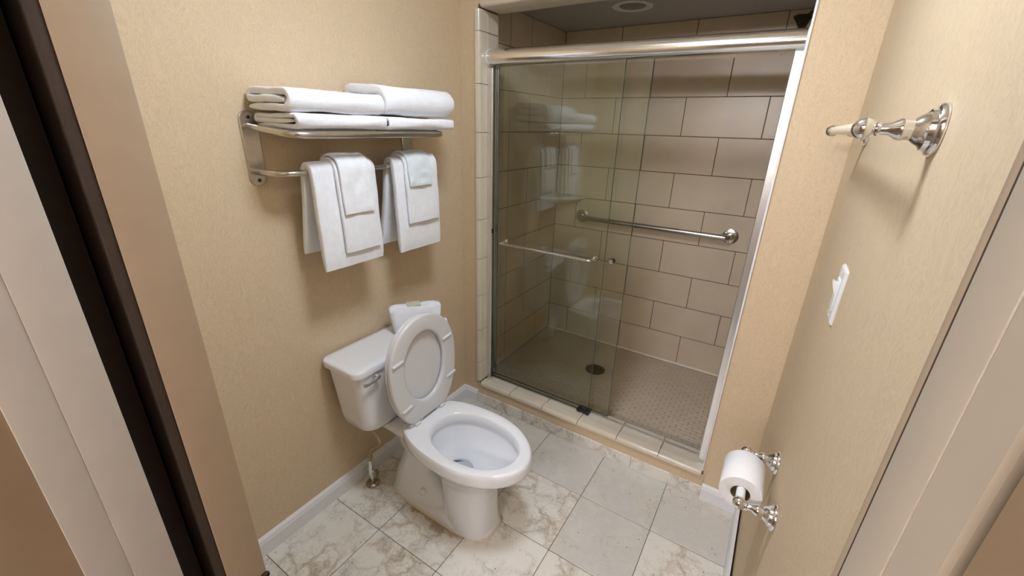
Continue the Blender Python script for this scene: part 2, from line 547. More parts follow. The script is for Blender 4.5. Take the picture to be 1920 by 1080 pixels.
# ---- shower curb
CZ = 0.148
curb = empty('trim_1')
tag(curb, 'low tiled shower curb with painted front and marble base', 'shower curb', kind='structure')
bm = bmesh.new()
box(bm, (OX0 - 0.02, 0.006, 0), (OX1 + 0.01, 0.134, 0.134))
finish('painted_face', bm, 'wallpaper', curb, 0)
bm = bmesh.new()
box(bm, (OX0 - 0.005, 0.004, 0.130), (OX1 + 0.005, 0.134, CZ - 0.0045))
finish('grout_bed', bm, 'trim_grout', curb, 0)
mx = [-0.109, 0.195, 0.505, 0.81, 1.127]
for i in range(4):
    tile(curb, 'marble_base_tile', (mx[i] + 0.0006, 0.0, 0.0), (mx[i + 1] - 0.0006, 0.010, 0.066), 'marble_base', 0.0015)
jx = [OX0 + 0.003, 0.113, 0.318, 0.523, 0.728, 0.926, OX1 - 0.001]
def bullnose_mesh(L, axis):
    key = ('bull', round(L, 4), axis)
    if key in TILES: return TILES[key]
    bm = bmesh.new()
    # profile (depth y, height z): rounded front lip over the face, tile 0.062 deep
    dp = 0.0455 if axis == 'x' else 0.062
    pr = [(dp, -0.012), (dp, 0.0), (0.017, 0.0), (0.009, -0.0012), (0.003, -0.0055), (0.0, -0.013), (-0.001, -0.022), (0.004, -0.0225), (0.006, -0.012)]
    if axis == 'x':
        loft(bm, [[(-L / 2, u, v) for u, v in pr], [(L / 2, u, v) for u, v in pr]])
    elif axis == 'z':      # left reveal: top surface faces +X, lip towards the room
        loft(bm, [[(v, u, -L / 2) for u, v in pr], [(v, u, L / 2) for u, v in pr]])
    elif axis == 'Z':      # right reveal
        loft(bm, [[(-v, u, -L / 2) for u, v in pr], [(-v, u, L / 2) for u, v in pr]])
    else:                  # soffit: top surface faces down
        loft(bm, [[(-L / 2, u, -v) for u, v in pr], [(L / 2, u, -v) for u, v in pr]])
    bmesh.ops.recalc_face_normals(bm, faces=bm.faces)
    me = bpy.data.meshes.new('bullnose_tile')
    bm.to_mesh(me); bm.free()
    me.materials.append(M['trim_tile'])
    me.shade_smooth(); me.set_sharp_from_angle(angle=math.radians(50))
    TILES[key] = me
    return me
def bull(parent, L, axis, loc):
    o = bpy.data.objects.new('bullnose_tile', bullnose_mesh(L, axis))
    COL.objects.link(o); o.location = loc; o.parent = parent
for i in range(len(jx) - 1):
    L = jx[i + 1] - jx[i] - 0.003
    bull(curb, L, 'x', ((jx[i] + jx[i + 1]) / 2, -0.005, CZ + 0.001))
    tile(curb, 'flat_tile', (jx[i] + 0.0015, 0.0425, CZ - 0.014), (jx[i + 1] - 0.0015, 0.137, CZ - 0.0022), 'flat_trim_tile', 0.0025)

# ---- reveals of the shower opening
rows = [TZ1 - k * TH for k in range(-2, 9)]
def reveal(name, axis, x, label):
    t = empty(name)
    tag(t, label, 'tile trim', kind='structure')
    s = 1 if axis == 'z' else -1
    zs = [OZ - 0.002] + [z for z in rows if CZ + 0.01 < z < OZ - 0.05] + [CZ + 0.003]
    bm = bmesh.new()
    box(bm, (x - s * 0.013, YF - 0.006, CZ), (x - s * 0.0025, SY0 - 0.004, OZ))
    finish('grout_bed', bm, 'trim_grout', t, 0)
    for k in range(len(zs) - 1):
        L = zs[k] - zs[k + 1] - 0.0025
        zc = (zs[k] + zs[k + 1]) / 2
        bull(t, L, axis, (x, -0.002, zc))
        tile(t, 'flat_tile', (x - s * 0.010, 0.0620, zc - L / 2), (x - s * 0.0005, SY0, zc + L / 2), 'trim_tile', 0.0025)
    return t
reveal('trim_2', 'z', OX0, 'cream bullnose tile edging on the left side of the shower opening')
t = empty('trim_3')
tag(t, 'thin white caulked edge on the right side of the shower opening', 'edge trim', kind='structure')
boxes('edge_strip', [((OX1 - 0.004, 0.004, CZ), (OX1 + 0.003, 0.03, OZ))], 'white_paint', t, 0.002)
boxes('return_face', [((OX1, 0.03, CZ), (OX1 + 0.010, SY0 - 0.004, OZ))], 'trim_tile', t, 0.001)
t = empty('trim_4'); tag(t, 'cream bullnose tile edging on the head of the shower opening', 'tile trim', kind='structure')
bm = bmesh.new(); box(bm, (OX0 - 0.01, YF - 0.006, OZ + 0.0025), (OX1 + 0.01, SY0 - 0.004, OZ + 0.013))
finish('grout_bed', bm, 'trim_grout', t, 0)
for i in range(len(jx) - 1):
    L = jx[i + 1] - jx[i] - 0.002
    bull(t, L, 'soffit', ((jx[i] + jx[i + 1]) / 2, -0.002, OZ))
    tile(t, 'flat_tile', (jx[i] + 0.001, 0.062, OZ + 0.0005), (jx[i + 1] - 0.001, SY0, OZ + 0.010), 'trim_tile', 0.0025)

# ---- shower walls: every tile an object
G = 0.0017
def shower_wall(name, label, rowfun, place, bed):
    w = empty(name)
    tag(w, label, 'tiled wall', kind='structure')
    bm = bmesh.new(); box(bm, *bed)
    finish('grout_bed', bm, 'wall_grout', w, 0)
    for k in range(-2, 8):
        z1 = min(TZ1 - k * TH, SZC); z0 = max(TZ1 - (k + 1) * TH, SZF)
        if z1 - z0 < 0.01: continue
        for a, b in rowfun(k):
            lo, hi = place(a + G, b - G)
            d = rnd.uniform(-0.0004, 0.0004)
            tile(w, 'tile', (lo[0], lo[1], z0 + G), (hi[0], hi[1], z1 - G), 'wall_tile', 0.0015)
    return w
def back_rows(k):
    off = TP if k % 2 else TP + TW / 2
    # row just under z1 (k=0) carries joints at TP
    off = TP + (TW / 2 if k % 2 else 0.0)
    e = [off + i * TW for i in range(-5, 6)]
    e = [x for x in e if SX0 + 0.02 < x < SX1 - 0.02]
    e = [SX0] + e + [SX1]
    return list(zip(e[:-1], e[1:]))
def left_rows(k):
    e = [SY1, 0.60, 0.387, SY0] if k % 2 == 0 else [SY1, 0.79, 0.387, SY0]
    return [(b, a) for a, b in zip(e[:-1], e[1:])]
shower_wall('wall_shower_back', 'beige large-tile wall at the back of the shower with grab bar', back_rows,
            lambda a, b: ((a, SY1), (b, SY1 + 0.009)), ((SX0 - 0.1, SY1 + 0.0015, 0), (SX1 + 0.1, SY1 + 0.1, SZC + 0.3)))
shower_wall('wall_shower_left', 'beige large-tile side wall at the left end of the shower', left_rows,
            lambda a, b: ((SX0 - 0.009, a), (SX0, b)), ((SX0 - 0.1, SY0 - 0.01, 0), (SX0 - 0.0015, SY1 + 0.1, SZC + 0.3)))
shower_wall('wall_shower_right', 'beige large-tile side wall under the shower head', left_rows,
            lambda a, b: ((SX1, a), (SX1 + 0.009, b)), ((SX1 + 0.0015, SY0 - 0.01, 0), (SX1 + 0.1, SY1 + 0.1, SZC + 0.3)))
# inside faces of the opening wall, seen only from within the shower
bm = bmesh.new()
box(bm, (SX0, SY0 - 0.008, 0), (OX0 - 0.012, SY0, SZC)); box(bm, (OX1 + 0.012, SY0 - 0.008, 0), (SX1, SY0, SZC))
box(bm, (SX0, SY0 - 0.008, OZ + 0.012), (SX1, SY0, SZC + 0.3))
struct('wall_shower_front', bm, 'wall_tile', 'beige inner face of the shower opening wall')
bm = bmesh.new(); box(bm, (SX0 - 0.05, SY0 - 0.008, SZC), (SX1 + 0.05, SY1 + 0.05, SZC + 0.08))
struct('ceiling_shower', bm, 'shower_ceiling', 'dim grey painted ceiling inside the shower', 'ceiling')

# ---- shower floor: brick-joint mosaic
sf = empty('floor_shower')
tag(sf, 'small beige brick mosaic shower floor around the drain', 'shower floor', kind='structure')
bm = bmesh.new(); box(bm, (SX0 - 0.05, 0.134, -0.02), (SX1 + 0.05, SY1 + 0.05, SZF - 0.002))
finish('grout_bed', bm, 'mosaic_grout', sf, 0)
DRAIN = (0.372, 0.625)
bw_, bh_ = 0.0508, 0.0258
cand, halves, halves2 = [], [], []
j = 0
y = 0.138
while y + bh_ < SY1:
    x = SX0 + (bw_ / 2 if j % 2 else 0) + 0.001
    while x + bw_ < SX1:
        if math.hypot(x + bw_ / 2 - DRAIN[0], y + bh_ / 2 - DRAIN[1]) > 0.045:
            cand.append((x, y))
        x += bw_
    halves += [(SX0, y)] if j % 2 else []
    if SX1 - x > 0.008: halves2.append((x, y, SX1))
    y += bh_; j += 1
vis = [c for c in cand if c[0] > 0.58 + (c[1] - 0.12) * 0.0]
vis.sort(key=lambda c: math.hypot(c[0] - 1.05, c[1] + 0.4))
near = vis[:300]; ns = set(near)
for x, y in near:
    o = tile(sf, 'mosaic_tile', (x + 0.0012, y + 0.0012, SZF - 0.006), (x + bw_ - 0.0012, y + bh_ - 0.0012, SZF), 'mosaic', 0.0012)
    o.location.z += rnd.uniform(-0.0004, 0.0004)
bm = bmesh.new()
for x, y in cand:
    if (x, y) in ns: continue
    d = rnd.uniform(-0.0004, 0.0004)
    box(bm, (x + 0.0012, y + 0.0012, SZF - 0.006), (x + bw_ - 0.0012, y + bh_ - 0.0012, SZF + d))
for x, y in halves:
    box(bm, (x + 0.0012, y + 0.0012, SZF - 0.006), (x + bw_ / 2 - 0.0002, y + bh_ - 0.0012, SZF))
for x, y, x1 in halves2:
    box(bm, (x + 0.0012, y + 0.0012, SZF - 0.006), (x1 - 0.0012, y + bh_ - 0.0012, SZF))
o = finish('mosaic_tiles', bm, 'mosaic', sf, 0)
o['kind'] = 'stuff'
bm = bmesh.new()
prism(bm, [(SY1, SZF - 0.002), (SY1, SZF + 0.008), (SY1 - 0.008, SZF - 0.002)], 'x', SX0, SX1)
finish('caulk_line', bm, 'caulk', sf, 0)

# ---- door wall, pocket door frame around the camera
JX0, JX1 = 0.506, 1.206
bm = bmesh.new()
box(bm, (XL - 0.1, YD - 0.065, 0), (JX0 - 0.018, YD, ZC))
box(bm, (JX1 + 0.018, YD - 0.060, 0), (XR + 0.1, YD, ZC))
box(bm, (JX0 - 0.018, YD - 0.065, 2.05), (JX1 + 0.018, YD, ZC))
struct('wall_front', bm, 'wallpaper', 'wallpapered wall that holds the pocket door frame')
bm = bmesh.new()
box(bm, (XL - 1.2, -1.80, 0), (JX0 - 0.012, -1.549, ZC))
box(bm, (JX1 + 0.030, -1.80, 0), (XR + 0.6, -1.518, ZC))
box(bm, (JX0 - 0.012, -1.80, 2.05), (JX1 + 0.012, -1.549, ZC))
struct('wall_hall', bm, 'hall_paint', 'tan painted hall side of the wall beside the camera')
df = empty('door_1', (JX0, YD, 0))
boxes('hall_corner', [((JX1 + 0.0015, -1.801, 0), (JX1 + 0.031, -1.5270, ZC))], 'hall_paint_shaded', df, 0.002)
boxes('crack_shade_strip', [((JX1 + 0.0001, -1.4641, 0), (JX1 + 0.018, -1.4626, 2.05))], 'dark_wood_and_shade', df, 0)  # dark strip flush with the jamb, paints the shade of its crack
tag(df, 'tan pocket door frame with a dark slot on its left side', 'door frame', kind='structure')
boxes('left_jamb', [((JX0 - 0.018, -1.5005, 0), (JX0, YD, 2.05))], 'tan_paint', df, 0.001)
boxes('slot_shade_strip', [((JX0 - 0.40, -1.5125, 0), (JX0 - 0.0015, -1.5003, 2.05))], 'dark_wood_and_shade', df, 0.002)  # dark strip put in for the slot's shade, not a real lining
boxes('left_jamb', [((JX0 - 0.018, -1.5955, 0), (JX0, -1.549, 2.05))], 'grey_white_paint', df, 0.002)
boxes('casing', [((JX0 - 0.018, -1.634, 0), (JX0 - 0.001, -1.595, 2.05))], 'grey_white_paint', df, 0.001)
boxes('door_slab', [((JX0 - 0.55, -1.545, 0.01), (JX0 - 0.06, -1.516, 2.05))], 'dark_wood_and_shade', df, 0.002)
boxes('right_jamb', [((JX1, -1.4625, 0), (JX1 + 0.018, -1.4555, 2.05))], 'tan_paint', df, 0.001)
boxes('right_jamb', [((JX1, -1.496, 0), (JX1 + 0.018, -1.4640, 2.05))], 'jamb_paint', df, 0.0005)
bm = bmesh.new()
prism(bm, [(JX1 + 0.0005, -1.4965), (JX1 + 0.0025, -1.5175), (JX1 + 0.004, -1.519), (JX1 + 0.018, -1.519), (JX1 + 0.018, -1.4965)], 'z', 0, 2.05)
finish('casing', bm, 'jamb_paint', df, 20)
boxes('head_jamb', [((JX0, -1.512, 2.032), (JX1, YD, 2.05)), ((JX0, -1.595, 2.032), (JX1, -1.549, 2.05))], 'tan_paint', df, 0.002)
bm = bmesh.new()
lathe(bm, (JX0, -1.4495, 0.762), (1, 0, 0), [(0.0, 0.0085), (0.0022, 0.0085), (0.003, 0.0075), (0.003, 0.006), (0.0008, 0.0055), (0.0005, 0.0)], 20)
tag(finish('latch_bumper', bm, 'dark_metal', df), 'dark round bumper on the jamb edge')
# hall side beyond the camera (never in the frame, but closes the place)
bm = bmesh.new(); box(bm, (XL - 1.2, -3.3, 0), (XR + 0.6, -3.2, ZC))
struct('wall_hall_far', bm, 'hall_paint', 'tan hall wall behind the photographer')
bm = bmesh.new(); box(bm, (XL - 1.2, -3.3, ZC), (XR + 0.6, YD - 0.4, ZC + 0.1))
struct('ceiling_hall', bm, 'ceiling', 'off-white hall ceiling behind the photographer', 'ceiling')
bm = bmesh.new(); box(bm, (XR + 0.5, -3.3, 0), (XR + 0.6, -1.8, ZC)); 
struct('wall_hall_right', bm, 'hall_paint', 'tan hall side wall right of the photographer')

# ================================================================== LAMPS
t = empty('ceiling_light', (LAMP_POS[0], LAMP_POS[1], ZC))
tag(t, 'round flush ceiling light in the middle of the bathroom ceiling', 'ceiling light')
bm = bmesh.new(); lathe(bm, (LAMP_POS[0], LAMP_POS[1], ZC), (0, 0, -1), [(0, 0.17), (0.02, 0.17), (0.024, 0.165), (0.024, 0.155)], 40)
finish('base_ring', bm, 'plastic', t)
bm = bmesh.new(); lathe(bm, (LAMP_POS[0], LAMP_POS[1], ZC - 0.024), (0, 0, -1), [(0, 0.155), (0.02, 0.15), (0.045, 0.12), (0.06, 0.07), (0.065, 0.0)], 40)
finish('diffuser', bm, 'lamp', t)
t = empty('hall_fill_light', (0.75, -3.2, 1.95))  # unseen lamp added to throw more light into the shower
tag(t, 'added fill light bar behind the photographer, brightens the shower', 'fill light')
boxes('back_plate', [((0.33, -3.2, 1.90), (1.17, -3.18, 2.00))], 'chrome', t, 0.004)
bm = bmesh.new(); tube(bm, [(0.35, -3.13, 1.95), (0.37, -3.13, 1.95), (1.13, -3.13, 1.95), (1.15, -3.13, 1.95)], [0.03, 0.05, 0.05, 0.03], 20)
finish('diffuser', bm, 'hall_fill', t)
t = empty('recessed_light', (0.36, 0.61, SZC))
tag(t, 'unlit round recessed light in the shower ceiling', 'recessed light')
bm = bmesh.new(); lathe(bm, (0.36, 0.61, SZC), (0, 0, -1), [(0, 0.095), (0.004, 0.095), (0.007, 0.088), (0.004, 0.066), (0.0, 0.062)], 40)
finish('trim_ring', bm, 'plastic', t)
bm = bmesh.new(); lathe(bm, (0.36, 0.61, SZC - 0.0008), (0, 0, -1), [(0, 0.060), (0.003, 0.058), (0.006, 0.03), (0.006, 0.0)], 32)
finish('lens', bm, 'lens', t)

# ================================================================== SHOWER ENCLOSURE
GY0, GY1 = 0.085, 0.111      # outer and inner pane planes
t = empty('shower_door_frame', (OX0, 0.08, CZ))
tag(t, 'polished metal shower door frame with a fat rounded header rail', 'shower frame')
HZ0, HZ1, HH = 1.816, 1.803, 0.034
def hprof(z, f=1.0):
    pr = []
    for k in range(17):
        a = -PI / 2 + PI * k / 16
        pr.append((0.078 - 0.036 * f * math.cos(a), z + HH * f * math.sin(a)))
    return pr + [(0.118, z + HH * f), (0.118, z - HH * f)]
bm = bmesh.new()
loft(bm, [[(OX0 + 0.003, u, v) for u, v in hprof(HZ0)], [(OX1 - 0.003, u, v) for u, v in hprof(HZ1)]])
finish('header_rail', bm, 'bright_metal', t, 30)
for x0, x1, z in ((OX0 + 0.0005, OX0 + 0.007, HZ0), (OX1 - 0.007, OX1 - 0.0005, HZ1)):
    bm = bmesh.new()
    loft(bm, [[(x0, u, v) for u, v in hprof(z, 1.05)], [(x1, u, v) for u, v in hprof(z, 1.05)]])
    finish('end_cap', bm, 'plastic', t, 30)
for s, x in ((1, OX0 + 0.001), (-1, OX1 - 0.001)):
    bm = bmesh.new()
    P = lambda u, v: (x + s * u, v)
    prism(bm, [P(0, 0.058), P(0.026, 0.058), P(0.028, 0.060), P(0.028, 0.066), P(0.012, 0.067), P(0.012, 0.112), P(0.028, 0.113), P(0.028, 0.118), P(0, 0.118)], 'z', CZ + 0.001, 1.772)
    finish('wall_channel', bm, 'jamb_metal', t, 20)
boxes('bottom_track', [((OX0 + 0.004, 0.093, CZ), (OX1 - 0.004, 0.104, CZ + 0.006))], 'jamb_metal', t, 0.002)
boxes('floor_guide', [((0.482, 0.072, CZ + 0.001), (0.552, 0.118, CZ + 0.012)), ((0.494, 0.068, CZ + 0.001), (0.504, 0.078, CZ + 0.019)), ((0.532, 0.068, CZ + 0.001), (0.552, 0.078, CZ + 0.017))], 'black', t, 0.002)
boxes('stop_bumper', [((OX0 + 0.002, 0.060, 1.018), (OX0 + 0.033, 0.072, 1.042))], 'black', t, 0.002)
boxes('stop_bumper', [((OX0 + 0.002, 0.060, CZ + 0.01), (OX0 + 0.032, 0.072, CZ + 0.07))], 'grey_rubber', t, 0.002)

def pane(root, x0, x1, y):
    z0, z1 = CZ + 0.010, 1.785
    bm = bmesh.new()
    vs = [bm.verts.new(p) for p in ((x0, y, z0), (x1, y, z0), (x1, y, z1), (x0, y, z1))]
    bm.faces.new(vs)
    o = finish('glass_pane', bm, 'glass', root, 0)
    bm = bmesh.new()
    for a, b in (((x1 - 0.0015, y - 0.003, z0), (x1, y + 0.003, z1)), ((x0, y - 0.003, z0), (x0 + 0.0015, y + 0.003, z1)),
                 ((x0, y - 0.003, z0), (x1, y + 0.003, z0 + 0.0015))):
        box(bm, a, b)
    finish('glass_edge', bm, 'glass_edge', root, 0)
d1 = empty('shower_door', (0.23, GY0, CZ))
tag(d1, 'front green-tinted sliding glass shower door with a chrome towel bar', 'shower door', 'sliding glass shower doors')
pane(d1, OX0 + 0.022, 0.543, GY0)
HB = 0.984
bm = bmesh.new()
hp = rounded_path([(0.012, GY0 - 0.001, HB), (0.012, GY0 - 0.055, HB), (0.495, GY0 - 0.055, HB), (0.495, GY0 - 0.001, HB)], 0.012, 5)
tube(bm, hp, 0.0065, 12)
finish('towel_bar', bm, 'chrome', d1)
for x in (0.012, 0.495):
    bm = bmesh.new(); lathe(bm, (x, GY0, HB), (0, -1, 0), [(0, 0.011), (0.006, 0.011), (0.008, 0.009), (0.016, 0.0075)], 18)
    lathe(bm, (x, GY0, HB), (0, 1, 0), [(0, 0.010), (0.005, 0.010), (0.007, 0.007)], 18)
    finish('bar_mount', bm, 'chrome', d1)
d2 = empty('shower_door', (0.3, GY1, CZ))
tag(d2, 'rear glass shower door with a small dark knob near its edge', 'shower door', 'sliding glass shower doors')
pane(d2, OX0 + 0.03, 0.6405, GY1)
bm = bmesh.new()
lathe(bm, (0.574, GY1, 0.982), (0, -1, 0), [(0, 0.010), (0.010, 0.010), (0.012, 0.012), (0.026, 0.012), (0.028, 0.0105)], 20)
finish('knob', bm, 'black', d2)
bm = bmesh.new()
lathe(bm, (0.574, GY1 - 0.028, 0.982), (0, -1, 0), [(0, 0.0102), (0.003, 0.0095), (0.004, 0.006)], 20)
finish('knob_cap', bm, 'chrome', d2)

# ---- grab bar
t = empty('grab_bar', (0.49, SY1, 0.985))
tag(t, 'brushed steel grab bar across the back shower wall', 'grab bar')
GZ = 0.972
bm = bmesh.new()
gp = rounded_path([(0.03, SY1 - 0.002, GZ), (0.03, SY1 - 0.058, GZ), (0.95, SY1 - 0.058, GZ), (0.95, SY1 - 0.002, GZ)], 0.045, 8)
tube(bm, gp, 0.016, 18)
finish('bar', bm, 'steel', t)
for x in (0.03, 0.95):
    bm = bmesh.new(); lathe(bm, (x, SY1 - 0.001, GZ), (0, -1, 0), [(0, 0.043), (0.003, 0.043), (0.0045, 0.040), (0.006, 0.021), (0.012, 0.019), (0.013, 0.016)], 28)
    f = finish('flange', bm, 'steel', t)
    for k in range(3):
        a = k * 2 * PI / 3 + 0.4
        bm = bmesh.new(); lathe(bm, (x + 0.031 * math.cos(a), SY1 - 0.005, GZ + 0.031 * math.sin(a)), (0, -1, 0), [(0, 0.004), (0.003, 0.004), (0.004, 0.002)], 10)
        finish('screw', bm, 'chrome', f)

# ---- corner shelf, drain, shower head
t = bmesh.new()
cx, cy, R = SX0, SY1, 0.225
pts = []
N = 14
for k in range(N + 1):
    a = -PI / 2 * k / N
    q = 1.0 - 0.17 * math.sin(2 * abs(a))
    pts.append((cx + R * math.cos(a) * q, cy + R * math.sin(a) * q))
top = [(cx, cy)] + pts
low = [(cx, cy)] + [(cx + (p[0] - cx) * 0.93, cy + (p[1] - cy) * 0.93) for p in pts]
low2 = [(cx, cy)] + [(cx + (p[0] - cx) * 0.62, cy + (p[1] - cy) * 0.62) for p in pts]
loft(t, [[(u, v, 1.108) for u, v in top], [(u, v, 1.090) for u, v in top], [(u, v, 1.084) for u, v in low], [(u, v, 1.052) for u, v in low2]])
tag(finish('corner_shelf', t, 'shelf_stone'), 'small pale stone corner shelf in the back left shower corner', 'shelf')
t = empty('floor_drain', (DRAIN[0], DRAIN[1], SZF))
tag(t, 'round dark bronze drain in the mosaic shower floor', 'drain')
bm = bmesh.new(); lathe(bm, (DRAIN[0], DRAIN[1], SZF - 0.004), (0, 0, 1), [(0, 0.062), (0.006, 0.062), (0.0075, 0.058), (0.0065, 0.050)], 36)
finish('drain_ring', bm, 'dark_metal', t)
bm = bmesh.new()
lathe(bm, (DRAIN[0], DRAIN[1], SZF - 0.003), (0, 0, 1), [(0, 0.050), (0.0045, 0.050), (0.005, 0.0)], 36)
g = finish('grate', bm, 'dark_metal', t)
bm = bmesh.new()
for k in range(10):
    a = 2 * PI * k / 10
    for rr in (0.022, 0.038):
        c = (DRAIN[0] + rr * math.cos(a + rr * 20), DRAIN[1] + rr * math.sin(a + rr * 20), SZF + 0.0016)
        lathe(bm, c, (0, 0, 1), [(0, 0.0042), (0.0006, 0.0042)], 10)
finish('grate_holes', bm, 'black', g)
t = empty('shower_head', (SX1, 0.50, 2.0))
tag(t, 'chrome shower head on a bent arm above the header rail', 'shower head')
bm = bmesh.new(); lathe(bm, (SX1, 0.50, 2.0), (-1, 0, 0), [(0, 0.03), (0.004, 0.03), (0.012, 0.018), (0.016, 0.012)], 24)
finish('wall_flange', bm, 'chrome', t)
bm = bmesh.new(); tube(bm, rounded_path([(SX1, 0.50, 2.0), (1.20, 0.50, 2.01), (1.105, 0.50, 1.958)], 0.05, 6), 0.0095, 14)
finish('arm', bm, 'chrome', t)
bm = bmesh.new(); lathe(bm, (1.112, 0.50, 1.962), (-0.83, 0, -0.56), [(0, 0.012), (0.018, 0.014), (0.022, 0.011), (0.028, 0.013), (0.05, 0.030), (0.066, 0.034), (0.070, 0.030), (0.071, 0.0)], 24)
finish('head', bm, 'dark_metal', t)

# ================================================================== TOILET
A = -0.640
N = 56
def egg(c, rf, rb, hw, n=2.2, clip=None, nf=None):
    out = []
    for k in range(N):
        a = 2 * PI * k / N
        ca, sa = math.cos(a), math.sin(a)
        e = 2 / (nf or n) if ca > 0 else 2 / n
        x = c + (rf if ca > 0 else rb) * math.copysign(abs(ca) ** e, ca)
        y = hw * math.copysign(abs(sa) ** e, sa)
        if clip is not None: x = max(x, clip)
        out.append((x, y))
    return out
def at(o, z): return [(x, A + y, z) for x, y in o]
def scale(o, s, c=0.335): return [(c + (x - c) * s, y * s) for x, y in o]
toilet = empty('toilet', (0.2, A, 0))
tag(toilet, 'white two-piece toilet with its seat and lid raised', 'toilet')
RZ = 0.418
rim = egg(0.335, 0.262, 0.30, 0.174, 2.25, 0.072, 2.0)
inn = egg(0.350, 0.196, 0.176, 0.130, 2.15)
bm = bmesh.new()
def sec(x0, x1, hw, n=3.0):
    c = (x0 + x1) / 2
    return egg(c, (x1 - x0) / 2, (x1 - x0) / 2, hw, n)
rings = [at(sec(0.232, 0.458, 0.094, 2.7), 0.0), at(sec(0.230, 0.450, 0.090, 2.7), 0.07), at(sec(0.226, 0.448, 0.089, 2.7), 0.15), at(sec(0.218, 0.453, 0.092, 2.6), 0.21),
         at(sec(0.195, 0.470, 0.101, 2.4), 0.250), at(sec(0.16, 0.503, 0.123, 2.3), 0.295), at(sec(0.120, 0.545, 0.150, 2.2), 0.335),
         at(scale(rim, 0.965), 0.362), at(scale(rim, 0.995), 0.368), at(rim, 0.378), at(scale(rim, 1.0), 0.398), at(scale(rim, 0.992), 0.410), at(scale(rim, 0.972), RZ - 0.001), at(scale(rim, 0.94), RZ)]
rings += [at(egg(0.350, 0.202, 0.182, 0.136, 2.15), RZ), at(egg(0.350, 0.196, 0.176, 0.130, 2.15), RZ - 0.003), at(egg(0.350, 0.192, 0.172, 0.126, 2.15), RZ - 0.010),
          at(egg(0.350, 0.191, 0.171, 0.125, 2.15), 0.372), at(egg(0.350, 0.196, 0.176, 0.130, 2.1), 0.366), at(egg(0.350, 0.194, 0.172, 0.128, 2.1), 0.350),
          at(egg(0.338, 0.176, 0.155, 0.114, 2.1), 0.300), at(egg(0.322, 0.152, 0.126, 0.096, 2), 0.264), at(egg(0.302, 0.110, 0.088, 0.074, 2), 0.242),
          at(egg(0.284, 0.064, 0.060, 0.058, 2), 0.230), at(egg(0.280, 0.054, 0.052, 0.051, 2), 0.218), at(egg(0.27, 0.044, 0.044, 0.040, 2), 0.185)]
loft(bm, rings)
loft(bm, [at(sec(-0.070, 0.462, 0.098, 3.4), 0.0), at(sec(-0.070, 0.460, 0.097, 3.4), 0.012), at(sec(-0.064, 0.452, 0.090, 3.4), 0.030), at(sec(-0.05, 0.44, 0.078, 3.4), 0.040)])
loft(bm, [at(sec(-0.064, 0.26, 0.090, 3.2), 0.02), at(sec(-0.050, 0.25, 0.078, 3.0), 0.10), at(sec(-0.020, 0.165, 0.062, 2.8), 0.17), at(sec(-0.005, 0.160, 0.060, 2.8), 0.24),
          at(sec(-0.05, 0.155, 0.074, 2.8), 0.31), at(sec(-0.13, 0.15, 0.092, 3), 0.345), at(sec(-0.155, 0.14, 0.098, 3.4), 0.365)])
loft(bm, [at(sec(-0.165, 0.14, 0.100, 4), 0.352), at(sec(-0.165, 0.14, 0.104, 4), 0.362), at(sec(-0.165, 0.14, 0.103, 4), 0.378), at(sec(-0.16, 0.135, 0.097, 4), 0.384)])
finish('bowl', bm, 'porcelain', toilet, 50)
bm = bmesh.new()
loft(bm, [at(sec(-0.074, 0.466, 0.102, 3.4), 0.0), at(sec(-0.073, 0.465, 0.101, 3.4), 0.005), at(sec(-0.069, 0.461, 0.097, 3.4), 0.009)])
tag(finish('caulk_bead', bm, 'caulk', toilet), 'yellowed caulk bead around the foot')
bm = bmesh.new(); loft(bm, [at(egg(0.283, 0.060, 0.057, 0.054, 2), 0.2265), at(egg(0.283, 0.059, 0.056, 0.053, 2), 0.2275)])
finish('bowl_water', bm, 'water', toilet)
bm = bmesh.new()
o_, i_ = [], []
for k in range(15):
    a = math.radians(95 + 150 * k / 14)
    w_ = 0.011 * math.sin(PI * k / 14) + 0.0005
    o_.append((0.276 + 0.044 * math.cos(a), A + 0.040 * math.sin(a), 0.2285))
    i_.append((0.276 + (0.044 - w_) * math.cos(a), A + (0.040 - w_) * math.sin(a), 0.2285))
loft(bm, [o_, i_], False, False, closed=False)
tag(finish('trap_outlet', bm, 'grey_rubber', toilet), 'dark outlet under the bowl water')
for s_ in (-1, 1):
    bm = bmesh.new()
    lathe(bm, (0.150, A + s_ * 0.070, 0.098), (0, s_, 0), [(0, 0.014), (0.016, 0.014), (0.020, 0.012), (0.022, 0.006), (0.0225, 0.0)], 20)
    finish('bolt_cap', bm, 'porcelain', toilet)
# tank
def rrect(x0, x1, hw, r, bow=0.0, nn=6):
    out = []
    for (cx, cy, a0) in ((x1 - r, hw - r, 0), (x0 + r, hw - r, 90), (x0 + r, -hw + r, 180), (x1 - r, -hw + r, 270)):
        for k in range(nn + 1):
            a = math.radians(a0 + 90 * k / nn)
            px, py = cx + r * math.cos(a), cy + r * math.sin(a)
            if bow and px > (x0 + x1) / 2:
                px += bow * (1 - (py / hw) ** 2)
            out.append((px, py))
    return out
bm = bmesh.new()
def at2(o, z): return [(x, A + 0.009 + y, z) for x, y in o]
loft(bm, [at2(rrect(-0.160, -0.030, 0.1590, 0.05), 0.382), at2(rrect(-0.178, -0.008, 0.1910, 0.055), 0.388), at2(rrect(-0.186, -0.001, 0.2050, 0.05), 0.402), at2(rrect(-0.188, 0.000, 0.2100, 0.045, 0.004), 0.44),
          at2(rrect(-0.192, -0.003, 0.2180, 0.04, 0.006), 0.55), at2(rrect(-0.195, -0.004, 0.2280, 0.035, 0.008), 0.66)])
finish('tank', bm, 'porcelain', toilet, 60)
bm = bmesh.new()
LZ = 0.658
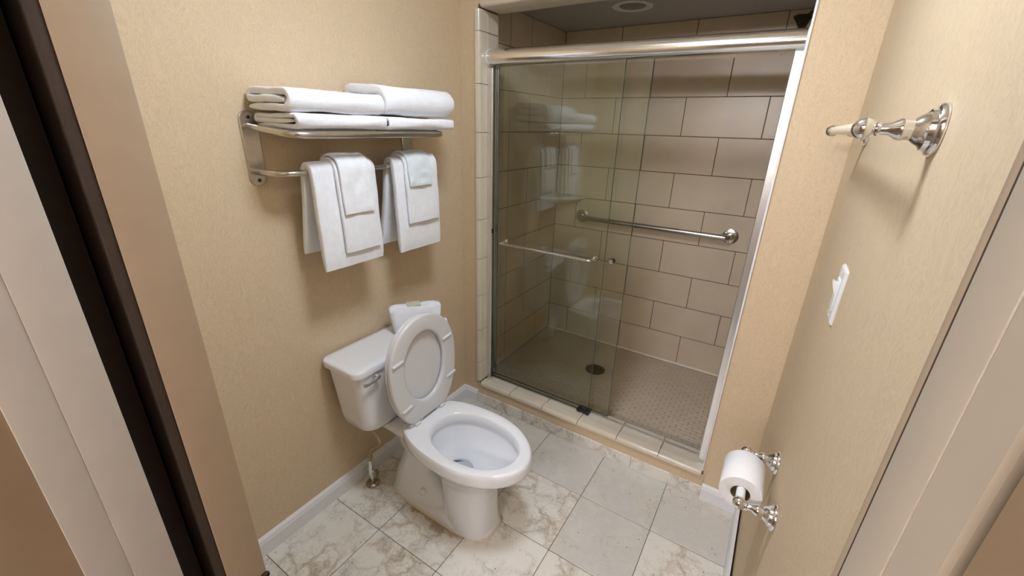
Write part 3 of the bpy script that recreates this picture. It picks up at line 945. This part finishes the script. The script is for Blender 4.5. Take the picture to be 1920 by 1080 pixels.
loft(bm, [at2(rrect(-0.198, 0.000, 0.2320, 0.035, 0.010), LZ), at2(rrect(-0.204, 0.006, 0.2410, 0.035, 0.010), LZ + 0.003), at2(rrect(-0.204, 0.007, 0.2420, 0.035, 0.010), LZ + 0.022), at2(rrect(-0.203, 0.004, 0.2400, 0.034, 0.010), LZ + 0.028),
          at2(rrect(-0.199, -0.001, 0.2350, 0.032, 0.010), LZ + 0.0315), at2(rrect(-0.18, -0.02, 0.2090, 0.03, 0.010), LZ + 0.0325)])
finish('tank_lid', bm, 'porcelain', toilet, 60)
# lever
bm = bmesh.new()
LP = Vector((0.004, -0.783, 0.644))
lathe(bm, LP, (1, 0, 0), [(0, 0.011), (0.006, 0.011), (0.010, 0.0085), (0.020, 0.0085), (0.022, 0.006)], 18)
tube(bm, [LP + Vector((0.016, 0, 0)), LP + Vector((0.019, -0.02, -0.005)), LP + Vector((0.019, -0.045, -0.008)), LP + Vector((0.017, -0.066, -0.006))], [0.0075, 0.0055, 0.0055, 0.0075], 12)
tag(finish('flush_lever', bm, 'chrome', toilet), 'small chrome flush lever')
# raised seat ring and lid
HP = Vector((0.112, A + 0.009, 0.430))
TILT = math.radians(3.0)
def S(u, v, n):
    return HP + Vector((0, u, 0)) + Vector((-math.sin(TILT), 0, math.cos(TILT))) * v + Vector((math.cos(TILT), 0, math.sin(TILT))) * n
def seat_out(s=1.0):
    return [(y * s, max(0.0, 0.232 + (x - 0.0) * s)) for x, y in egg(0.0, 0.200, 0.262, 0.178, 2.25, -0.235, 2.05)]
def seat_in():
    return [(y, 0.224 + x) for x, y in egg(0.0, 0.140, 0.150, 0.106, 2.05)]
bm = bmesh.new()
so, si = seat_out(), seat_in()
def lerp(t): return [((1 - t) * a[0] + t * b[0], (1 - t) * a[1] + t * b[1]) for a, b in zip(so, si)]
prof = [(0.0, 0.004), (0.0, 0.012), (0.04, 0.0165), (0.12, 0.0180), (0.86, 0.0180), (0.95, 0.0165), (1.0, 0.011), (1.0, 0.003), (0.9, 0.0), (0.1, 0.0)]
rr = [[S(u, v, n) for u, v in lerp(t)] for t, n in prof]
rr.append(rr[0])
vr = [[bm.verts.new(p) for p in r] for r in rr[:-1]]
vr.append(vr[0])
for i in range(len(vr) - 1):
    for j in range(N):
        k = (j + 1) % N
        try: bm.faces.new((vr[i][j], vr[i][k], vr[i + 1][k], vr[i + 1][j]))
        except ValueError: pass
bmesh.ops.remove_doubles(bm, verts=bm.verts, dist=1e-5)
seat = finish('seat', bm, 'seat', toilet, 50)
for u, v, ang in ((-0.138, 0.290, 0.3), (0.136, 0.115, -0.3), (-0.118, 0.087, 0.15), (0.128, 0.292, 0.1)):
    bm = bmesh.new()
    c = S(u, v, 0.0195)
    d = Vector((0, math.cos(0.12), math.sin(0.12)))
    for q, rad in ((0, 0.008),):
        tube(bm, [c - d * 0.027, c - d * 0.024, c, c + d * 0.024, c + d * 0.027], [0.003, 0.0060, 0.0062, 0.0060, 0.003], 12)
    finish('bumper', bm, 'seat', seat)
bm = bmesh.new()
lo = seat_out(0.985)
def shr(o, s): return [(u * s, 0.235 + (v - 0.235) * s) for u, v in o]
rr = [[S(u, v, -0.004) for u, v in shr(lo, 0.90)], [S(u, v, -0.004) for u, v in shr(lo, 0.985)], [S(u, v, -0.007) for u, v in lo], [S(u, v, -0.014) for u, v in lo], [S(u, v, -0.020) for u, v in shr(lo, 0.97)], [S(u, v, -0.022) for u, v in shr(lo, 0.85)]]
loft(bm, rr)
finish('seat_lid', bm, 'seat', toilet, 50)
for s in (-1, 1):
    bm = bmesh.new()
    c = S(s * 0.072, -0.004, 0.006)
    tube(bm, [c + Vector((0, -0.034, 0)), c + Vector((0, 0.034, 0))], 0.007, 12)
    box(bm, c + Vector((-0.012, -0.014, -0.012)), c + Vector((0.016, 0.014, 0.004)), 0.004)
    finish('hinge', bm, 'plastic', toilet)

# ---- supply stop
t = empty('supply_valve', (-0.145, -0.757, 0))
tag(t, 'small chrome water shut-off valve on the floor behind the toilet', 'valve')
VX, VY = -0.139, -0.751
bm = bmesh.new(); lathe(bm, (VX, VY, 0.0), (0, 0, 1), [(0, 0.031), (0.003, 0.031), (0.010, 0.025), (0.014, 0.012)], 28)
finish('escutcheon', bm, 'worn_brass', t)
bm = bmesh.new(); tube(bm, [(VX, VY, 0.01), (VX, VY, 0.06)], 0.008, 12); lathe(bm, (VX, VY, 0.055), (0, 0, 1), [(0, 0.010), (0.004, 0.0135), (0.040, 0.0135), (0.046, 0.010), (0.085, 0.009)], 16)
tube(bm, [(VX, VY, 0.082), (VX + 0.026, VY, 0.078)], 0.008, 12)
finish('valve_body', bm, 'chrome', t)
bm = bmesh.new(); lathe(bm, (VX + 0.024, VY, 0.076), (1, 0, 0), [(0, 0.006), (0.004, 0.014), (0.010, 0.014), (0.013, 0.008)], 14)
for v in bm.verts: v.co.z = 0.072 + (v.co.z - 0.076) * 1.7
finish('handle', bm, 'worn_brass', t)
bm = bmesh.new(); lathe(bm, (VX, VY, 0.135), (0.12, 0, 1), [(0, 0.012), (0.022, 0.012), (0.024, 0.009), (0.036, 0.009), (0.040, 0.006)], 6)
finish('coupling_nut', bm, 'hose', t)
bm = bmesh.new(); tube(bm, rounded_path([(VX + 0.004, VY, 0.170), (VX + 0.010, VY, 0.195), (0.0, -0.787, 0.322), (-0.056, -0.790, 0.388)], 0.035, 6), 0.0052, 12)
finish('hose', bm, 'hose', t)

# ================================================================== TOWEL RACK
t = empty('towel_rack', (XL, -0.655, 1.45))
tag(t, 'brushed steel hotel towel rack on the wall above the toilet', 'towel rack')
RY0, RY1 = -0.965, -0.345
SHZ, SHX = 1.497, 0.003
LBZ, LBX = 1.386, -0.085
for y in (RY0, RY1):
    bm = bmesh.new()
    pl = []
    for k in range(24):
        a = 2 * PI * k / 24
        pl.append((y + 0.026 * math.cos(a), (1.533 if math.sin(a) >= 0 else 1.370) + 0.026 * math.sin(a)))
    loft(bm, [[(XL + 0.0005, u, v) for u, v in pl], [(XL + 0.005, u, v) for u, v in pl], [(XL + 0.007, y + (u - y) * 0.88, 1.452 + (v - 1.452) * 0.985) for u, v in pl]])
    p = finish('end_plate', bm, 'steel', t, 12)
    for z in (1.540, 1.360):
        bm = bmesh.new(); lathe(bm, (XL + 0.0065, y, z), (1, 0, 0), [(0, 0.0055), (0.0015, 0.0055), (0.003, 0.003), (0.003, 0.0)], 12)
        finish('screw', bm, 'dark_metal', p)
bm = bmesh.new()
tube(bm, rounded_path([(XL + 0.004, RY0, 1.514), (SHX, RY0, SHZ), (SHX, RY1, SHZ), (XL + 0.004, RY1, 1.514)], 0.055, 8), 0.0102, 14)
finish('shelf_tube', bm, 'steel', t)
for x in (-0.15, -0.10, -0.05):
    bm = bmesh.new(); z = 1.5 + (SHX - x) / 0.21 * 0.014
    tube(bm, [(x, RY0 + 0.004, z), (x, RY1 - 0.004, z)], 0.0055, 10)
    finish('shelf_rod', bm, 'steel', t)
bm = bmesh.new()
tube(bm, rounded_path([(XL + 0.004, RY0, LBZ - 0.002), (LBX, RY0, LBZ), (LBX, RY1, LBZ), (XL + 0.004, RY1, LBZ - 0.002)], 0.075, 10), 0.0092, 14)
finish('towel_bar', bm, 'steel', t)

# ------------------------------------------------------------------ towels
def sheet(path, th, y0, y1, seed, ny=14, amp=0.003, skew=None, freq=9.0):
    """a thick strip of cloth: path in the XZ plane, swept along Y"""
    bm = bmesh.new()
    P = [Vector((p[0], 0, p[1])) for p in path]
    nP = len(P)
    norm = []
    for i in range(nP):
        tg = (P[min(i + 1, nP - 1)] - P[max(i - 1, 0)]).normalized()
        norm.append(Vector((-tg.z, 0, tg.x)))
    ring_y = [0.0, 0.006, 0.02] + [0.02 + 0.96 * k / ny for k in range(1, ny)] + [0.98, 0.994, 1.0]
    rings = []
    for t_ in ring_y:
        y = y0 + (y1 - y0) * t_
        e = min(t_, 1 - t_)
        kk = 0.55 if e < 0.001 else (0.88 if e < 0.01 else 1.0)
        A_, B_ = [], []
        for i in range(nP):
            s = i / (nP - 1)
            f = min(i, nP - 1 - i)
            k2 = kk * (0.45 if f == 0 else (0.85 if f == 1 else 1.0))
            q = P[i]
            yy = y + (skew(s, t_, q) if skew else 0.0)
            nz = noise.noise(Vector((s * freq * 1.3 + seed, t_ * 3.0 + seed * 1.7, 0.3))) * amp
            nz2 = noise.noise(Vector((s * 30 + seed, t_ * 14, 1.3 + seed))) * amp * 0.35
            c = q + norm[i] * (nz + nz2)
            A_.append(Vector((c.x, yy, c.z)) + norm[i] * (th / 2 * k2))
            B_.append(Vector((c.x, yy, c.z)) - norm[i] * (th / 2 * k2))
        rings.append(A_ + B_[::-1])
    vr = [[bm.verts.new(p) for p in r] for r in rings]
    n = len(vr[0])
    for i in range(len(vr) - 1):
        for j in range(n):
            k = (j + 1) % n
            bm.faces.new((vr[i][j], vr[i][k], vr[i + 1][k], vr[i + 1][j]))
    for r in (vr[0], vr[-1]):
        for j in range(nP - 1):
            bm.faces.new((r[j], r[j + 1], r[n - 2 - j], r[n - 1 - j]))
    return bm

def arc(cx, cz, r, a0, a1, n=8):
    return [(cx + r * math.cos(math.radians(a0 + (a1 - a0) * k / n)), cz + r * math.sin(math.radians(a0 + (a1 - a0) * k / n))) for k in range(n + 1)]

def line(a, b, n):
    return [(a[0] + (b[0] - a[0]) * k / n, a[1] + (b[1] - a[1]) * k / n) for k in range(n + 1)]

def folded(xb, xf, z0, h, slope=0.0):
    """folded towel section: bottom layer, round front fold, top layer, rear fold, middle layer"""
    th = h / 3.0
    r = (h - th) / 2
    zb, zt = z0 + th / 2, z0 + h - th / 2
    zm = (zb + zt) / 2
    p = line((xb + 0.012, zb), (xf - r - th / 2, zb), 7)
    p += arc(xf - r - th / 2, zm, r, -90, 90, 10)[1:]
    p += line((xf - r - th / 2, zt), (xb + th, zt), 7)[1:]
    p += arc(xb + th, (zt + zm) / 2, (zt - zm) / 2, 90, 270, 6)[1:]
    p += line((xb + th, zm), (xf - th - 0.010, zm), 7)[1:]
    return [(x, z + slope * (x - xf)) for x, z in p], th * 0.97

GRP = 'folded bath towels on the rack shelf'
SZ = 1.5135
def stack(name, y0, y1, z0, h, xb, xf, seed, label, slope=0.0, zr=None, end=0):
    p, th = folded(xb, xf, z0, h, slope)
    fn = lambda s_, t_, q: 0.011 * noise.noise(Vector((s_ * 4.0 + seed, seed, 0.5))) * abs(2 * t_ - 1) * (1 if (t_ < 0.5) == (end == 0) else 0)
    o = finish(name, sheet(p, th, y0, y1, seed, 12, 0.0045, fn), 'terry', smooth=60)
    if zr:
        for v in o.data.vertices:
            v.co.z += zr(v.co.y)
    return tag(o, label, 'towel', GRP)
stack('folded_towel', -0.952, -0.632, SZ, 0.040, -0.195, 0.010, 1.0, 'white folded towel at the bottom of the left rack stack')
stack('folded_towel', -0.962, -0.640, SZ + 0.042, 0.060, -0.200, 0.014, 2.3, 'white folded towel on top of the left rack stack', -0.02)
stack('folded_towel', -0.626, -0.300, SZ, 0.038, -0.195, 0.016, 3.1, 'white folded towel at the bottom of the right rack stack', end=1)
stack('folded_towel', -0.632, -0.292, SZ + 0.040, 0.092, -0.200, 0.014, 4.7, 'white folded towel on top of the right rack stack', -0.06, end=1)

def drape(x_off, zf, zb, th, lean_b=0.05, lean_f=0.0, r0=0.0):
    r = 0.0085 + x_off + th / 2
    top = LBZ
    p = line((LBX - r - lean_b, zb), (LBX - r, top), 12)
    p += arc(LBX, top, r, 180, 0, 10)[1:]
    p += line((LBX + r, top), (LBX + r + lean_f, zf), 14)[1:]
    return p
HG = 'hanging towels on the rack bar'
def hang(name, y0, y1, x_off, zf, zb, th, seed, mat, label, lean_b=0.05, lean_f=0.01, sk=0.0, amp=0.004):
    p = drape(x_off, zf, zb, th, lean_b, lean_f)
    fn = lambda s, t_, q: sk * (LBZ - q.z) * (1 if s > 0.5 else 0.4)
    o = finish(name, sheet(p, th, y0, y1, seed, 12, amp, fn, 6.0), mat, smooth=60)
    return tag(o, label, 'towel', HG)
L1 = 0.022
hang('hand_towel', -0.885, -0.648, 0.000, 1.072, 1.115, L1, 5.5, 'terry', 'wide white towel hanging on the left half of the rack bar', 0.055, 0.010)
hang('folded_hand_towel', -0.812, -0.668, L1 + 0.001, 1.122, 1.20, 0.012, 6.2, 'terry', 'white hand towel over the wide left hanging towel', 0.05, 0.012)
hang('washcloth', -0.806, -0.690, L1 + 0.014, 1.252, 1.27, 0.009, 7.9, 'terry', 'white washcloth lying topmost on the left hanging towels', 0.03, 0.010)
hang('hand_towel', -0.560, -0.335, 0.000, 1.062, 1.08, L1, 8.8, 'terry', 'wide white towel hanging on the right half of the rack bar', 0.055, 0.010)
hang('folded_hand_towel', -0.520, -0.352, L1 + 0.001, 1.172, 1.17, 0.012, 9.4, 'terry', 'white hand towel over the wide right hanging towel', 0.05, 0.012)
hang('washcloth', -0.512, -0.395, L1 + 0.014, 1.312, 1.30, 0.008, 10.1, 'cloth_blue', 'small bluish white washcloth topmost on the right hanging towels', 0.03, 0.008)

# ---- folded towel and packet on the tank
TT = LZ + 0.0327
BC = Vector((-0.088, -0.478, TT))
bd = Vector((0.52, 0.854, 0)); bw = Vector((0.854, -0.52, 0))
def BP(t, w, z): return BC + bd * t + bw * w + Vector((0, 0, z))
bm = bmesh.new()
rings = []
nt = 16
for k in range(nt + 1):
    t_ = k / nt
    e = min(k, nt - k)
    sh = (0.80, 0.93, 0.985, 1.0)[min(e, 3)]
    h = 0.128 - 0.010 * t_
    r = []
    for q in range(32):
        a = 2 * PI * q / 32
        ca, sa = math.cos(a), math.sin(a)
        zz = math.copysign(abs(sa) ** 0.55, sa)          # -1 .. 1
        w_lo, w_hi = (0.050, 0.024)
        ww = w_lo + (w_hi - w_lo) * (zz + 1) / 2
        xx = ww * math.copysign(abs(ca) ** 0.6, ca) * sh
        nn = noise.noise(Vector((ca * 2, t_ * 5, sa * 2 + 3))) * 0.005
        dent = 0.006 * max(0.0, zz) * math.exp(-((t_ - 0.45) / 0.22) ** 2)
        r.append(BP(-0.100 + 0.206 * t_ - 0.008 * zz * (1 - 2 * t_), 0.004 + xx + nn, h / 2 + h / 2 * zz * (sh if zz > 0 else 1) - dent + (nn if zz > -0.6 else 0)))
    rings.append(r)
loft(bm, rings)
tag(finish('bundled_towel', bm, 'terry', smooth=70), 'white towel bundle standing on the toilet tank lid', 'towel')
sp = []
for k in range(36):
    a = k / 35 * 3.6 * PI
    rr_ = 0.004 + 0.015 * k / 35
    sp.append((rr_ * math.cos(a), 0.024 + rr_ * math.sin(a)))
bm = sheet(sp, 0.0070, 0.0, 0.042, 12.0, 6, 0.001)
for v in bm.verts:
    v.co = Vector((-0.020, -0.415, TT)) + bd * v.co.y + bw * (v.co.x + 0.012) + Vector((0, 0, v.co.z))
tag(finish('rolled_washcloth', bm, 'terry', smooth=60), 'small white rolled washcloth at the end of the tank towel', 'washcloth')
bm = bmesh.new(); box(bm, (-0.030, -0.017, 0), (0.030, 0.017, 0.006), 0.002)
for v in bm.verts:
    v.co = BP(-0.004 + v.co.x, 0.006 + v.co.y, 0.1170 + v.co.z - 0.18 * v.co.y)
pk = finish('soap_packet', bm, 'label_card')
tag(pk, 'small tan paper packet on top of the tank towel', 'packet')

# ================================================================== RIGHT WALL FITTINGS
def post_profile(s=1.0):
    return [(0, 0.031 * s), (0.004 * s, 0.031 * s), (0.007 * s, 0.029 * s), (0.008 * s, 0.025 * s), (0.013 * s, 0.024 * s), (0.015 * s, 0.020 * s), (0.021 * s, 0.016 * s),
            (0.025 * s, 0.0125 * s), (0.030 * s, 0.0125 * s), (0.033 * s, 0.0135 * s), (0.038 * s, 0.0125 * s), (0.046 * s, 0.0075 * s), (0.055 * s, 0.0065 * s), (0.058 * s, 0.009 * s), (0.060 * s, 0.0075 * s)]
TBX, TBZ = 1.2186, 1.543
t = empty('towel_bar', (XR, -0.62, TBZ))
tag(t, 'chrome towel bar with a pale rod high on the right wall', 'towel bar')
for y in (-0.925, -0.310):
    bm = bmesh.new()
    lathe(bm, (XR - 0.0005, y, TBZ), (-1, 0, 0), post_profile(), 28)
    p = finish('post', bm, 'chrome', t)
    bm = bmesh.new(); sphere(bm, (TBX, y, TBZ), 0.0135, 20)
    finish('ball_end', bm, 'chrome', p)
bm = bmesh.new(); tube(bm, [(TBX, -0.925, TBZ), (TBX, -0.310, TBZ)], 0.0085, 18)
tag(finish('rod', bm, 'acrylic', t), 'cream translucent rod')

PX, PZ = 1.218, 0.738
t = empty('paper_holder', (XR, -0.655, PZ))
tag(t, 'chrome two-post toilet paper holder low on the right wall', 'paper holder')
for y in (-0.755, -0.560):
    bm = bmesh.new()
    lathe(bm, (XR - 0.0005, y, PZ), (-1, 0, 0), post_profile(1.0), 28)
    p = finish('post', bm, 'chrome', t)
    bm = bmesh.new(); sphere(bm, (PX, y, PZ), 0.0145, 20)
    finish('ball_end', bm, 'chrome', p)
bm = bmesh.new(); tube(bm, [(PX, -0.747, PZ), (PX, -0.568, PZ)], 0.010, 18)
tag(finish('roller', bm, 'plastic', t), 'white plastic roller')
t = empty('toilet_paper_roll', (PX, -0.655, PZ))
tag(t, 'white toilet paper roll on the chrome holder', 'toilet paper')
bm = bmesh.new()
y0, y1 = -0.712, -0.604
rings = []
pc = [(y0 + 0.001, 0.0215), (y0, 0.023), (y0, 0.0455), (y0 + 0.002, 0.047), (y1 - 0.002, 0.047), (y1, 0.0455), (y1, 0.023), (y1 - 0.001, 0.0215)]
ZR = PZ - 0.0115
for y, r in pc:
    rings.append([(PX + r * math.cos(2 * PI * k / 48), y, ZR + r * math.sin(2 * PI * k / 48)) for k in range(48)])
vr = [[bm.verts.new(p) for p in r] for r in rings]
for i in range(len(vr)):
    a, b = vr[i], vr[(i + 1) % len(vr)]
    for j in range(48):
        bm.faces.new((a[j], a[(j + 1) % 48], b[(j + 1) % 48], b[j]))
finish('paper', bm, 'paper', t, 50)
bm = bmesh.new()
for y, r in ((y0, 0.0215), (y1, 0.0215)):
    pass
R1 = [(y0 + 0.0008, 0.0214), (y1 - 0.0008, 0.0214), (y1 - 0.0008, 0.0204), (y0 + 0.0008, 0.0204)]
vr = [[bm.verts.new((PX + r * math.cos(2 * PI * k / 32), y, ZR + r * math.sin(2 * PI * k / 32))) for k in range(32)] for y, r in R1]
for i in range(4):
    a, b = vr[i], vr[(i + 1) % 4]
    for j in range(32):
        bm.faces.new((a[j], a[(j + 1) % 32], b[(j + 1) % 32], b[j]))
finish('core', bm, 'card', t, 50)

t = empty('light_switch', (XR, -0.619, 1.229))
tag(t, 'white light switch plate on the right wall', 'light switch')
sy, sz = -0.619, 1.229
bm = bmesh.new()
loft(bm, [[(XR - x, sy + u, sz + v) for u, v in rrect(-0.035 + e, 0.035 - e, 0.0575 - e, 0.003)] for x, e in ((0.0, 0.0), (0.003, 0.0), (0.0055, 0.003), (0.006, 0.006))])
finish('plate', bm, 'plastic', t, 30)
boxes('rocker', [((XR - 0.0085, sy - 0.0165, sz - 0.033), (XR - 0.0055, sy + 0.0165, sz + 0.033))], 'plastic', t, 0.001)
bm = bmesh.new()
prism(bm, [(XR - 0.008, sz - 0.004), (XR - 0.008, sz + 0.024), (XR - 0.016, sz + 0.029), (XR - 0.017, sz + 0.024)], 'y', sy - 0.006, sy + 0.006)
finish('toggle', bm, 'plastic', t, 20)
for z in (sz - 0.048, sz + 0.048):
    bm = bmesh.new(); lathe(bm, (XR - 0.0055, sy, z), (-1, 0, 0), [(0, 0.003), (0.001, 0.003), (0.0015, 0.0)], 10)
    finish('screw', bm, 'plastic', t)
